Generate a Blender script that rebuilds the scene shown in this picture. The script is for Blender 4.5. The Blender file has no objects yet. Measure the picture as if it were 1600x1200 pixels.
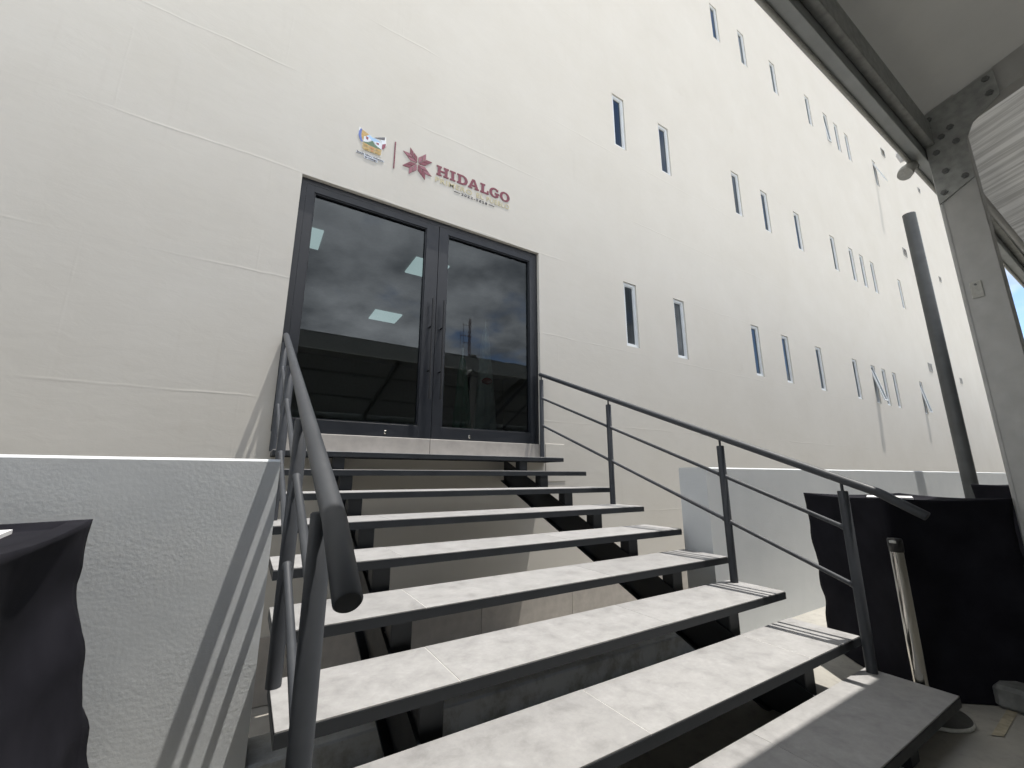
import bpy, bmesh, math, random
from mathutils import Vector, Matrix, noise

random.seed(7)
S = bpy.context.scene
COL = S.collection

# ------------------------------------------------------------------ camera
cam_d = bpy.data.cameras.new('camera')
cam = bpy.data.objects.new('camera', cam_d)
COL.objects.link(cam)
ROW = [(0.8491388478666789, -0.5281693572845462, 0.0005891258596626286),
       (0.11394926710798164, 0.1821070762089238, -0.976653765323306),
       (0.5157313075325202, 0.8293817835112287, 0.2148187040518828)]
CP = (-0.19619, -4.16071, 1.19257)
cam.matrix_world = Matrix(((ROW[0][0], -ROW[1][0], -ROW[2][0], CP[0]),
                           (ROW[0][1], -ROW[1][1], -ROW[2][1], CP[1]),
                           (ROW[0][2], -ROW[1][2], -ROW[2][2], CP[2]),
                           (0, 0, 0, 1)))
cam_d.sensor_fit = 'HORIZONTAL'
cam_d.sensor_width = 36.0
cam_d.lens = 652.85 / 1600 * 36.0
cam_d.clip_start = 0.02
cam_d.clip_end = 3000
S.camera = cam

# ------------------------------------------------------------------ sun and sky
SUNV = Vector((0.225, -0.12, 1.0)).normalized()
sun_d = bpy.data.lights.new('sun', 'SUN')
sun_d.energy = 3.1
sun_d.angle = math.radians(0.53)
sun_d.color = (1.0, 0.955, 0.89)
sun = bpy.data.objects.new('sun', sun_d)
COL.objects.link(sun)
sun.rotation_euler = SUNV.to_track_quat('Z', 'Y').to_euler()
sun.location = (3, -6, 30)

W = bpy.data.worlds.new('World')
S.world = W
W.use_nodes = True
wn, wl = W.node_tree.nodes, W.node_tree.links
wn.clear()
W.cycles.sampling_method = 'MANUAL'
W.cycles.sample_map_resolution = 512
w_out = wn.new('ShaderNodeOutputWorld')
w_bg = wn.new('ShaderNodeBackground')
w_bg.inputs['Strength'].default_value = 0.15
sky = wn.new('ShaderNodeTexSky')
sky.sky_type = 'NISHITA'
sky.sun_disc = False
sky.sun_elevation = math.asin(SUNV.z)
sky.sun_rotation = math.atan2(SUNV.x, SUNV.y)
sky.altitude = 2000
sky.air_density = 1.0
sky.dust_density = 0.6
# broken cloud all round the sky
CLOUD = 57.4
tc = wn.new('ShaderNodeTexCoord')
sep = wn.new('ShaderNodeSeparateXYZ')
wl.new(tc.outputs['Generated'], sep.inputs[0])
def wmath(op, a, b=None, clamp=False):
    n = wn.new('ShaderNodeMath'); n.operation = op; n.use_clamp = clamp
    for i, v in enumerate((a, b)):
        if v is None: continue
        if isinstance(v, (int, float)): n.inputs[i].default_value = v
        else: wl.new(v, n.inputs[i])
    return n.outputs[0]
zz = wmath('ADD', wmath('MAXIMUM', sep.outputs[2], 0.0), 0.22)
cx = wmath('DIVIDE', sep.outputs[0], zz)
cy = wmath('DIVIDE', sep.outputs[1], zz)
comb = wn.new('ShaderNodeCombineXYZ')
wl.new(cx, comb.inputs[0]); wl.new(cy, comb.inputs[1])
nz = wn.new('ShaderNodeTexNoise')
nz.inputs['Scale'].default_value = 1.5
nz.inputs['Detail'].default_value = 5
nz.inputs['Roughness'].default_value = 0.56
mp0 = wn.new('ShaderNodeMapping'); mp0.inputs['Location'].default_value = (0.0, 0.0, CLOUD)
wl.new(comb.outputs[0], mp0.inputs[0]); wl.new(mp0.outputs[0], nz.inputs['Vector'])
mask = wn.new('ShaderNodeMapRange')
mask.interpolation_type = 'SMOOTHSTEP'
mask.inputs['From Min'].default_value = 0.37
mask.inputs['From Max'].default_value = 0.50
wl.new(nz.outputs['Fac'], mask.inputs['Value'])
nz2 = wn.new('ShaderNodeTexNoise')
nz2.inputs['Scale'].default_value = 1.7
nz2.inputs['Detail'].default_value = 5
nz2.inputs['Roughness'].default_value = 0.6
mp = wn.new('ShaderNodeMapping'); mp.inputs['Location'].default_value = (4.3, 2.2, 7 + CLOUD)
wl.new(comb.outputs[0], mp.inputs[0]); wl.new(mp.outputs[0], nz2.inputs['Vector'])
cr = wn.new('ShaderNodeValToRGB')
e = cr.color_ramp.elements
e[0].position = 0.38; e[0].color = (1.5, 1.62, 1.8, 1)
e[1].position = 0.70; e[1].color = (9.0, 9.1, 9.3, 1)
wl.new(nz2.outputs['Fac'], cr.inputs[0])
wmix = wn.new('ShaderNodeMixRGB')
wl.new(mask.outputs[0], wmix.inputs[0])
wl.new(sky.outputs[0], wmix.inputs[1])
wl.new(cr.outputs[0], wmix.inputs[2])
wl.new(wmix.outputs[0], w_bg.inputs['Color'])
wl.new(w_bg.outputs[0], w_out.inputs[0])

S.view_settings.view_transform = 'Standard'
S.view_settings.look = 'None'
S.view_settings.exposure = 0.83
S.view_settings.gamma = 1.0
S.view_settings.use_curve_mapping = False
S.render.engine = 'CYCLES'
S.cycles.use_adaptive_sampling = True
S.cycles.adaptive_threshold = 0.03
S.cycles.max_bounces = 6
S.cycles.diffuse_bounces = 3
S.cycles.transparent_max_bounces = 12

# ------------------------------------------------------------------ materials
class NT:
    def __init__(s, name):
        s.m = bpy.data.materials.new(name); s.m.use_nodes = True
        s.n = s.m.node_tree.nodes; s.l = s.m.node_tree.links
        s.b = s.n.get('Principled BSDF'); s.out = s.n.get('Material Output')
        s.tc = s.n.new('ShaderNodeTexCoord')
    def put(s, inp, v):
        if isinstance(v, (int, float)): inp.default_value = v
        elif isinstance(v, (tuple, list)): inp.default_value = tuple(v) + ((1,) if len(v) == 3 and len(inp.default_value) == 4 else ())
        else: s.l.new(v, inp)
    def math(s, op, a, b=None, c=None, clamp=False):
        n = s.n.new('ShaderNodeMath'); n.operation = op; n.use_clamp = clamp
        for i, v in enumerate((a, b, c)):
            if v is not None: s.put(n.inputs[i], v)
        return n.outputs[0]
    def noise(s, scale, detail=4, rough=0.55, vec=None, dist=0.0):
        n = s.n.new('ShaderNodeTexNoise')
        n.inputs['Scale'].default_value = scale; n.inputs['Detail'].default_value = detail
        n.inputs['Roughness'].default_value = rough; n.inputs['Distortion'].default_value = dist
        s.l.new(vec if vec is not None else s.tc.outputs['Object'], n.inputs['Vector'])
        return n.outputs['Fac']
    def mapped(s, scale=(1, 1, 1), loc=(0, 0, 0), src='Object'):
        n = s.n.new('ShaderNodeMapping')
        n.inputs['Scale'].default_value = scale; n.inputs['Location'].default_value = loc
        s.l.new(s.tc.outputs[src], n.inputs[0]); return n.outputs[0]
    def ramp(s, fac, stops):
        n = s.n.new('ShaderNodeValToRGB')
        el = n.color_ramp.elements
        while len(el) < len(stops): el.new(0.5)
        for e_, (p, c) in zip(el, stops):
            e_.position = p; e_.color = tuple(c) + (1,)
        s.l.new(fac, n.inputs[0]); return n.outputs[0]
    def rng(s, v, a, b, c=0.0, d=1.0, smooth=False):
        n = s.n.new('ShaderNodeMapRange')
        if smooth: n.interpolation_type = 'SMOOTHSTEP'
        s.put(n.inputs['Value'], v)
        for k, x in (('From Min', a), ('From Max', b), ('To Min', c), ('To Max', d)): n.inputs[k].default_value = x
        return n.outputs[0]
    def mix(s, f, a, b):
        n = s.n.new('ShaderNodeMixRGB')
        s.put(n.inputs[0], f); s.put(n.inputs[1], a); s.put(n.inputs[2], b)
        return n.outputs[0]
    def bump(s, h, strength=0.5, dist=0.01, prev=None):
        n = s.n.new('ShaderNodeBump')
        n.inputs['Strength'].default_value = strength; n.inputs['Distance'].default_value = dist
        s.l.new(h, n.inputs['Height'])
        if prev is not None: s.l.new(prev, n.inputs['Normal'])
        return n.outputs[0]
    def fin(s, color=None, rough=None, metal=None, normal=None, spec=None):
        if color is not None: s.put(s.b.inputs['Base Color'], color)
        if rough is not None: s.put(s.b.inputs['Roughness'], rough)
        if metal is not None: s.put(s.b.inputs['Metallic'], metal)
        if spec is not None: s.put(s.b.inputs['Specular IOR Level'], spec)
        if normal is not None: s.l.new(normal, s.b.inputs['Normal'])
        return s.m

M = {}
def simple(name, col, rough=0.6, metal=0.0, var=0.08, scale=14, bump=0.0, bscale=120, spec=0.5):
    t = NT(name)
    f = t.noise(scale, 5)
    lo = tuple(c * (1 - var) for c in col); hi = tuple(min(1, c * (1 + var)) for c in col)
    c = t.ramp(f, [(0.3, lo), (0.7, hi)])
    r = t.rng(t.noise(scale * 2.3, 3), 0.3, 0.7, max(0.02, rough - 0.07), min(1, rough + 0.07))
    nm = t.bump(t.noise(bscale, 4), bump, 0.004) if bump else None
    M[name] = t.fin(c, r, metal, nm, spec)
    return M[name]

# cream plaster of the tall wall
t = NT('cream_plaster')
sp = t.n.new('ShaderNodeSeparateXYZ'); t.l.new(t.tc.outputs['Object'], sp.inputs[0])
X_, Z_ = sp.outputs[0], sp.outputs[2]
wob = t.noise(2.1, 3)
zj = t.math('DIVIDE', t.math('SUBTRACT', t.math('ADD', Z_, t.math('MULTIPLY', t.math('SUBTRACT', wob, 0.5), 0.05)), 4.14 - 11.4), 1.14)
zf = t.math('FRACT', zj)
zrow = t.math('FLOOR', zj)
zd = t.math('MULTIPLY', t.math('MINIMUM', zf, t.math('SUBTRACT', 1.0, zf)), 1.14)
xo = t.math('MULTIPLY', t.math('MODULO', zrow, 2.0), 1.14)
xj = t.math('FRACT', t.math('DIVIDE', t.math('ADD', t.math('ADD', X_, xo), t.math('ADD', 1.45 - 1.14 * 0 + 228.0, t.math('MULTIPLY', wob, 0.03))), 2.28))
xd = t.math('MULTIPLY', t.math('MINIMUM', xj, t.math('SUBTRACT', 1.0, xj)), 2.28)
hz = t.rng(zd, 0.0, 0.016, 1.0, 0.0, True)
# step: the sheet above a joint sits a touch proud
hstep = t.rng(zf, 0.0, 0.03, 0.0, 1.0, True)
hx = t.math('MULTIPLY', t.rng(xd, 0.0, 0.014, 1.0, 0.0, True), 0.2)
brk = t.rng(t.noise(0.9, 3, vec=t.mapped((1, 1, 3))), 0.42, 0.62, 0.12, 1.0, True)
joint = t.math('MULTIPLY', t.math('MAXIMUM', hz, hx), brk)
trow = t.noise(5, 3, 0.6, vec=t.mapped((1, 1, 2.0)), dist=0.4)
nb = t.bump(t.math('ADD', t.math('MULTIPLY', joint, 0.0011), t.math('MULTIPLY', trow, 0.0013)), 1.0, 1.0)
nb = t.bump(t.noise(60, 2, 0.6), 0.10, 0.0012, nb)
big = t.noise(0.8, 6, 0.68)
c = t.ramp(big, [(0.3, (0.60, 0.573, 0.517)), (0.7, (0.64, 0.616, 0.565))])
run = t.rng(t.noise(5.0, 2, 0.6, vec=t.mapped((2.2, 1, 0.16))), 0.60, 0.80, 0.0, 0.16, True)
c = t.mix(run, c, (0.53, 0.50, 0.445))
scf = t.rng(t.noise(2.6, 6, 0.75, vec=t.mapped((1, 1, 1), (7, 3, 1))), 0.60, 0.78, 0.0, 0.30, True)
c = t.mix(scf, c, (0.53, 0.49, 0.425))
M['cream_plaster'] = t.fin(c, 0.88, 0, nb, 0.25)

# grey rough painted render of the low walls
t = NT('grey_render')
f1 = t.math('MULTIPLY', t.noise(70, 3, 0.55), t.rng(t.noise(2.2, 3), 0.3, 0.7, 0.45, 1.5)); f3 = t.noise(3.0, 5, 0.6)
nb = t.bump(t.math('ADD', t.math('MULTIPLY', f1, 0.0008), t.math('MULTIPLY', f3, 0.0022)), 1.0, 1.0)
c = t.ramp(f3, [(0.3, (0.68, 0.71, 0.725)), (0.7, (0.74, 0.765, 0.775))])
sp = t.n.new('ShaderNodeSeparateXYZ'); t.l.new(t.tc.outputs['Object'], sp.inputs[0])
dirt = t.math('MULTIPLY', t.rng(sp.outputs[2], 0.0, 0.35, 1.0, 0.0, True), t.rng(t.noise(7, 6, 0.7), 0.4, 0.65, 0.0, 1.0, True))
c = t.mix(t.math('MULTIPLY', dirt, 0.65), c, (0.27, 0.26, 0.22))
spk = t.rng(t.noise(9, 6, 0.75), 0.66, 0.74, 0.0, 0.35, True)
c = t.mix(spk, c, (0.30, 0.31, 0.31))
M['grey_render'] = t.fin(c, 0.85, 0, nb, 0.3)

# porcelain tread tiles
t = NT('porcelain_tile')
oi = t.n.new('ShaderNodeObjectInfo')
vm = t.n.new('ShaderNodeVectorMath'); vm.operation = 'ADD'
cb = t.n.new('ShaderNodeCombineXYZ')
for k in range(3): t.l.new(t.math('MULTIPLY', oi.outputs['Random'], 31.0 + 7 * k), cb.inputs[k])
t.l.new(t.tc.outputs['Object'], vm.inputs[0]); t.l.new(cb.outputs[0], vm.inputs[1])
v = vm.outputs[0]
a = t.noise(9.5, 7, 0.72, vec=v, dist=0.3); b_ = t.noise(34, 4, 0.7, vec=v)
c = t.ramp(a, [(0.28, (0.235, 0.232, 0.229)), (0.47, (0.33, 0.327, 0.323)), (0.72, (0.405, 0.401, 0.397))])
c = t.mix(t.rng(b_, 0.35, 0.7, 0.0, 0.45), c, (0.27, 0.266, 0.263))
dst = t.rng(t.noise(2.4, 8, 0.72, vec=v), 0.5, 0.72, 0.0, 0.35, True)
c = t.mix(dst, c, (0.40, 0.395, 0.388))
tb_ = t.n.new('ShaderNodeHueSaturation'); t.l.new(t.rng(oi.outputs['Random'], 0, 1, 0.92, 1.07), tb_.inputs['Value']); t.l.new(c, tb_.inputs['Color']); c = tb_.outputs[0]
spt = t.rng(t.noise(75, 2, 0.5, vec=v), 0.73, 0.78, 0.0, 0.4)
c = t.mix(spt, c, (0.18, 0.175, 0.165))
nb = t.bump(b_, 0.12, 0.002)
M['porcelain_tile'] = t.fin(c, t.rng(a, 0.3, 0.7, 0.48, 0.62), 0, nb, 0.4)

simple('warm_tile', (0.40, 0.375, 0.345), 0.5, 0, 0.12, 9)
simple('grout', (0.62, 0.61, 0.58), 0.9)
# painted steel
t = NT('charcoal_steel')
f = t.noise(9, 5, 0.6); g = t.noise(60, 4, 0.6)
c = t.ramp(f, [(0.3, (0.015, 0.018, 0.022)), (0.7, (0.022, 0.026, 0.031))])
chip = t.rng(t.noise(38, 5, 0.7), 0.71, 0.76, 0.0, 0.35)
c = t.mix(chip, c, (0.10, 0.095, 0.09))
M['charcoal_steel'] = t.fin(c, t.rng(f, 0.3, 0.7, 0.48, 0.62), 0.0, t.bump(g, 0.08, 0.001), 0.45)
t = NT('charcoal_rail')
f = t.noise(7, 6, 0.65); g = t.noise(150, 3, 0.6)
c = t.ramp(f, [(0.3, (0.034, 0.038, 0.045)), (0.7, (0.050, 0.055, 0.063))])
scr = t.rng(t.noise(30, 6, 0.8, vec=t.mapped((1, 0.25, 1))), 0.69, 0.75, 0.0, 0.30)
c = t.mix(scr, c, (0.13, 0.13, 0.135))
M['charcoal_rail'] = t.fin(c, t.rng(f, 0.3, 0.7, 0.46, 0.6), 0.0, t.bump(g, 0.06, 0.001), 0.45)
simple('black_aluminium', (0.015, 0.0175, 0.023), 0.4, 0.0, 0.1, 5)
simple('pole_paint', (0.070, 0.074, 0.074), 0.5, 0, 0.15, 6)
simple('white_frame', (0.72, 0.75, 0.77), 0.4, 0, 0.04, 5)
simple('vent_grey', (0.36, 0.36, 0.35), 0.6)
simple('maroon', (0.17, 0.022, 0.045), 0.5, 0, 0.08, 20)
simple('maroon_pale', (0.26, 0.085, 0.115), 0.5, 0, 0.08, 20)
simple('gold_letter', (0.56, 0.50, 0.31), 0.45, 0, 0.05, 20)
simple('ink', (0.035, 0.03, 0.045), 0.5)
simple('sign_edge', (0.78, 0.78, 0.76), 0.5)
simple('emblem_blue', (0.10, 0.16, 0.45), 0.5)
simple('emblem_sky', (0.36, 0.56, 0.80), 0.5)
simple('emblem_white', (0.72, 0.76, 0.82), 0.5)
simple('emblem_gold', (0.52, 0.33, 0.10), 0.5, 0, 0.25, 60)
simple('emblem_tan', (0.46, 0.35, 0.17), 0.5, 0, 0.25, 60)
simple('emblem_green', (0.085, 0.17, 0.10), 0.5)
simple('emblem_grey', (0.11, 0.11, 0.125), 0.5)
simple('emblem_red', (0.26, 0.045, 0.085), 0.5)
simple('emblem_orange', (0.55, 0.25, 0.10), 0.5)
simple('aluminium', (0.46, 0.46, 0.45), 0.45, 0.25, 0.08, 8)
simple('eave_metal', (0.40, 0.42, 0.42), 0.5, 0.2, 0.1, 6)
simple('galvanised', (0.36, 0.37, 0.36), 0.5, 0.45, 0.18, 22)
simple('bolt_steel', (0.17, 0.175, 0.175), 0.55, 0.3)
simple('plate_white', (0.52, 0.52, 0.49), 0.6, 0, 0.12, 60)
simple('chrome', (0.62, 0.60, 0.56), 0.16, 1.0, 0.05, 6)
simple('black_plastic', (0.015, 0.015, 0.016), 0.4)
simple('dark_base', (0.055, 0.055, 0.052), 0.45)
simple('paper', (0.85, 0.85, 0.85), 0.8)
simple('ballast', (0.17, 0.175, 0.17), 0.85, 0, 0.3, 14, 0.4, 60)
simple('ground_earth', (0.33, 0.31, 0.27), 0.95, 0, 0.2, 3, 0.3, 20)
simple('room_wall', (0.30, 0.30, 0.29), 0.9)
simple('flag_cloth', (0.70, 0.72, 0.72), 0.8)
simple('flag_green', (0.02, 0.16, 0.09), 0.8)
simple('flag_red', (0.45, 0.03, 0.04), 0.8)
simple('rust_mast', (0.20, 0.10, 0.08), 0.7)
simple('yellow_paint', (0.42, 0.375, 0.275), 0.8, 0, 0.22, 30)
simple('panel_sheet', (0.50, 0.52, 0.50), 0.5, 0, 0.06, 2)

t = NT('black_cloth')
f = t.noise(5, 5); g = t.noise(420, 2)
c = t.ramp(f, [(0.3, (0.0090, 0.0090, 0.0125)), (0.7, (0.0180, 0.0178, 0.0235))])
M['black_cloth'] = t.fin(c, 0.95, 0, t.bump(g, 0.25, 0.001), 0.10)
t.b.inputs['Sheen Weight'].default_value = 0.0
t.b.inputs['Sheen Roughness'].default_value = 0.5

# concrete floor
t = NT('floor_concrete')
f = t.noise(1.6, 8, 0.7); g = t.noise(12, 7, 0.7); h = t.noise(90, 3)
c = t.ramp(f, [(0.3, (0.30, 0.29, 0.265)), (0.55, (0.40, 0.385, 0.345)), (0.75, (0.47, 0.45, 0.405))])
c = t.mix(t.rng(g, 0.5, 0.72, 0.0, 0.6, True), c, (0.235, 0.225, 0.205))
c = t.mix(t.rng(t.noise(4, 6, 0.8, dist=1.0), 0.62, 0.7, 0.0, 0.35, True), c, (0.52, 0.50, 0.465))
M['floor_concrete'] = t.fin(c, t.rng(g, 0.3, 0.7, 0.55, 0.85), 0, t.bump(h, 0.25, 0.002, t.bump(g, 0.3, 0.006)), 0.35)

# glass: tinted, mirror-like sheen by Fresnel
def glass(name, tint, ior):
    t = NT(name)
    t.n.remove(t.b)
    tr = t.n.new('ShaderNodeBsdfTransparent'); tr.inputs[0].default_value = tint + (1,)
    gl = t.n.new('ShaderNodeBsdfGlossy'); gl.inputs['Roughness'].default_value = 0.0
    gl.inputs[0].default_value = (0.86, 0.93, 0.97, 1)
    fr = t.n.new('ShaderNodeFresnel'); fr.inputs[0].default_value = ior
    wv = t.bump(t.noise(0.9, 2), 0.06, 0.01)
    t.l.new(wv, gl.inputs['Normal'])
    mx = t.n.new('ShaderNodeMixShader')
    t.l.new(fr.outputs[0], mx.inputs[0]); t.l.new(tr.outputs[0], mx.inputs[1]); t.l.new(gl.outputs[0], mx.inputs[2])
    t.l.new(mx.outputs[0], t.out.inputs[0])
    M[name] = t.m
glass('door_glass', (0.38, 0.45, 0.44), 1.72)
glass('window_glass', (0.35, 0.40, 0.42), 1.58)

def emit(name, col, st):
    t = NT(name); t.n.remove(t.b)
    em = t.n.new('ShaderNodeEmission'); em.inputs[0].default_value = col + (1,); em.inputs[1].default_value = st
    t.l.new(em.outputs[0], t.out.inputs[0]); M[name] = t.m
emit('led_panel', (0.82, 0.98, 1.0), 0.42)

# tent membrane: white PVC, a little light comes through
def membrane(name, col, trans, streak):
    t = NT(name); t.n.remove(t.b)
    f = t.noise(1.2, 6, 0.65)
    c = t.ramp(f, [(0.3, tuple(x * 0.86 for x in col)), (0.7, col)])
    if streak:
        st_ = t.rng(t.noise(3.0, 5, 0.7, vec=t.mapped((4.0, 0.25, 0.25))), 0.40, 0.62, 0.0, 1.0, True)
        c = t.mix(st_, tuple(x * 0.78 for x in col), (0.74, 0.74, 0.72))
    d = t.n.new('ShaderNodeBsdfDiffuse'); t.l.new(c, d.inputs[0])
    tl = t.n.new('ShaderNodeBsdfTranslucent'); t.l.new(c, tl.inputs[0])
    mx = t.n.new('ShaderNodeMixShader'); mx.inputs[0].default_value = trans
    t.l.new(d.outputs[0], mx.inputs[1]); t.l.new(tl.outputs[0], mx.inputs[2])
    t.l.new(mx.outputs[0], t.out.inputs[0]); M[name] = t.m
membrane('tent_membrane', (0.55, 0.55, 0.52), 0.05, False)
membrane('tent_film', (0.60, 0.60, 0.58), 0.10, True)

# ------------------------------------------------------------------ mesh helpers
def link(o, parent=None):
    COL.objects.link(o)
    if parent is not None: o.parent = parent
    return o
def tag(o, label=None, cat=None, group=None, kind=None):
    if label: o['label'] = label
    if cat: o['category'] = cat
    if group: o['group'] = group
    if kind: o['kind'] = kind
    return o
def empty(name, loc, label, cat, group=None):
    o = bpy.data.objects.new(name, None); o.empty_display_size = 0.2
    o.location = loc; link(o); tag(o, label, cat, group); return o
class MB:
    """collects geometry in WORLD coordinates; build() makes one mesh object"""
    def __init__(s): s.v = []; s.f = []; s.sm = []
    def add(s, vs, fs, smooth=False):
        o = len(s.v); s.v += [tuple(p) for p in vs]
        for q in fs: s.f.append(tuple(o + i for i in q)); s.sm.append(smooth)
    def box(s, x0, x1, y0, y1, z0, z1, bev=0.0, M4=None):
        if bev <= 0:
            vs = [(x, y, z) for x in (x0, x1) for y in (y0, y1) for z in (z0, z1)]
            fs = [(0, 1, 3, 2), (4, 6, 7, 5), (0, 4, 5, 1), (2, 3, 7, 6), (0, 2, 6, 4), (1, 5, 7, 3)]
        else:
            bm = bmesh.new(); bmesh.ops.create_cube(bm, size=1)
            for v in bm.verts:
                v.co = Vector(((x0 + x1) / 2 + v.co.x * (x1 - x0), (y0 + y1) / 2 + v.co.y * (y1 - y0), (z0 + z1) / 2 + v.co.z * (z1 - z0)))
            bmesh.ops.bevel(bm, geom=bm.edges[:], offset=bev, segments=1, affect='EDGES', profile=0.5)
            bm.verts.index_update()
            vs = [v.co.copy() for v in bm.verts]; fs = [[v.index for v in f.verts] for f in bm.faces]
            bm.free()
        if M4 is not None: vs = [M4 @ Vector(p) for p in vs]
        s.add(vs, fs); return s
    def tube(s, pts, r, seg=14, cap=True):
        pts = [Vector(p) for p in pts]; n = len(pts); rings = []
        for i, p in enumerate(pts):
            if i == 0: d = pts[1] - pts[0]
            elif i == n - 1: d = pts[-1] - pts[-2]
            else: d = (pts[i + 1] - p).normalized() + (p - pts[i - 1]).normalized()
            d.normalize()
            up = Vector((1, 0, 0)) if abs(d.x) < 0.9 else Vector((0, 0, 1))
            a = d.cross(up).normalized(); b = d.cross(a).normalized()
            rr = r[i] if isinstance(r, (list, tuple)) else r
            rings.append([p + a * rr * math.cos(2 * math.pi * k / seg) + b * rr * math.sin(2 * math.pi * k / seg) for k in range(seg)])
        vs = [q for rg in rings for q in rg]
        fs = [(i * seg + k, i * seg + (k + 1) % seg, (i + 1) * seg + (k + 1) % seg, (i + 1) * seg + k) for i in range(n - 1) for k in range(seg)]
        s.add(vs, fs, True)
        if cap:
            o = len(s.v)
            s.add(rings[0], [tuple(range(seg))[::-1]]); s.add(rings[-1], [tuple(range(seg))])
        return s
    def lathe(s, c, prof, seg=28):
        vs = []
        for r, z in prof:
            vs += [(c[0] + r * math.cos(2 * math.pi * k / seg), c[1] + r * math.sin(2 * math.pi * k / seg), c[2] + z) for k in range(seg)]
        n = len(prof)
        fs = [(i * seg + k, i * seg + (k + 1) % seg, (i + 1) * seg + (k + 1) % seg, (i + 1) * seg + k) for i in range(n - 1) for k in range(seg)]
        s.add(vs, fs, True); return s
    def prism(s, poly, axis, a, b):
        """poly: 2D points; axis 'x' -> (y,z) poly extruded a..b in x; 'y' -> (x,z); 'z' -> (x,y)"""
        def P(u, v, w): return {'x': (w, u, v), 'y': (u, w, v), 'z': (u, v, w)}[axis]
        n = len(poly)
        vs = [P(u, v, a) for u, v in poly] + [P(u, v, b) for u, v in poly]
        fs = [tuple(range(n)), tuple(range(2 * n - 1, n - 1, -1))] + [(i, n + i, n + (i + 1) % n, (i + 1) % n) for i in range(n)]
        s.add(vs, fs); return s
    def build(s, name, mat, parent=None, at=None, fix=True):
        me = bpy.data.meshes.new(name)
        off = Vector(at) if at is not None else Vector((0, 0, 0))
        pl = Vector((0, 0, 0)); p = parent
        while p is not None: pl += p.location; p = p.parent
        me.from_pydata([tuple(Vector(q) - off) for q in s.v], [], s.f)
        for pg, sm in zip(me.polygons, s.sm): pg.use_smooth = sm
        if fix:
            bm = bmesh.new(); bm.from_mesh(me); bmesh.ops.recalc_face_normals(bm, faces=bm.faces[:]); bm.to_mesh(me); bm.free()
        me.materials.append(M[mat]); me.update()
        o = bpy.data.objects.new(name, me)
        link(o, parent); o.location = off - pl
        return o
def box(name, mat, parent, x0, x1, y0, y1, z0, z1, bev=0.0):
    at = ((x0 + x1) / 2, (y0 + y1) / 2, z0)
    return MB().box(x0, x1, y0, y1, z0, z1, bev).build(name, mat, parent, at)

# ------------------------------------------------------------------ ground
def gridmesh(name, mat, x0, x1, y0, y1, z):
    o = MB(); o.add([(x0, y0, z), (x1, y0, z), (x1, y1, z), (x0, y1, z)], [(0, 1, 2, 3)])
    return o.build(name, mat)
tag(gridmesh('ground', 'ground_earth', -400, 400, -400, 400, -0.55), kind='structure')
fl = MB().box(-60, 120, -70, -1.90, -0.54, 0.0).build('concrete_floor', 'floor_concrete')
tag(fl, kind='structure')
ym = MB()
ym.add([(3.40, -3.405, 0.004), (3.52, -3.37, 0.004), (3.55, -3.40, 0.004), (3.43, -3.44, 0.004)], [(0, 1, 2, 3)])
ym.add([(2.92, -3.42, 0.004), (3.40, -3.405, 0.004), (3.43, -3.44, 0.004), (2.95, -3.455, 0.004)], [(0, 1, 2, 3)])
tag(ym.build('floor_marking', 'yellow_paint'), kind='structure')
# kerb under the stairs between the low walls
kb = MB().box(-0.071, 2.916, -2.078, -1.86, -0.53, 0.125, 0.008).build('kerb', 'grey_render')
tag(kb, kind='structure')

# ------------------------------------------------------------------ tall building
BX0, BX1, BZ1 = -16.0, 31.0, 17.5
bld = empty('office_building', (2.0, 0, -0.53), 'tall cream plastered building with narrow slit windows and a dark double door', 'building')
DX0, DX1, DZ0, DZ1 = -0.060, 2.812, 1.567, 4.125
WW, WH = 0.281, 1.041
WX = [4.414, 5.601, 7.963, 9.132, 10.648, 12.624, 13.805, 14.54, 15.329, 17.597]
ROWS = [4.135, 7.659, 12.323]
wins = []
for r, zt in enumerate(ROWS):
    for n, x in enumerate(WX):
        if r == 2 and n < 2: continue
        wins.append((r, n, x, zt))
xs = sorted({BX0, BX1, DX0, DX1} | {x for x in WX} | {x + WW for x in WX} | {-12 + 4 * k for k in range(11)})
zs = sorted({-0.53, DZ0, DZ1, BZ1} | {z for z in ROWS} | {z - WH for z in ROWS} | {9.5, 15.0})
def hole(xa, xb, za, zb):
    mx, mz = (xa + xb) / 2, (za + zb) / 2
    if DX0 < mx < DX1 and DZ0 < mz < DZ1: return True
    for r, n, x, zt in wins:
        if x < mx < x + WW and zt - WH < mz < zt: return True
    return False
wm = MB()
idx = {}
for i, x in enumerate(xs):
    for j, z in enumerate(zs):
        idx[i, j] = len(wm.v); wm.v.append((x, 0, z))
for i in range(len(xs) - 1):
    for j in range(len(zs) - 1):
        if not hole(xs[i], xs[i + 1], zs[j], zs[j + 1]):
            wm.f.append((idx[i, j], idx[i + 1, j], idx[i + 1, j + 1], idx[i, j + 1])); wm.sm.append(False)
def reveal(x0, x1, z0, z1, d):
    for a, b in (((x0, z0), (x0, z1)), ((x0, z1), (x1, z1)), ((x1, z1), (x1, z0)), ((x1, z0), (x0, z0))):
        wm.add([(a[0], 0, a[1]), (b[0], 0, b[1]), (b[0], d, b[1]), (a[0], d, a[1])], [(0, 1, 2, 3)])
reveal(DX0, DX1, DZ0, DZ1, 0.16)
for r, n, x, zt in wins: reveal(x, x + WW, zt - WH, zt, 0.14)
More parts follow.
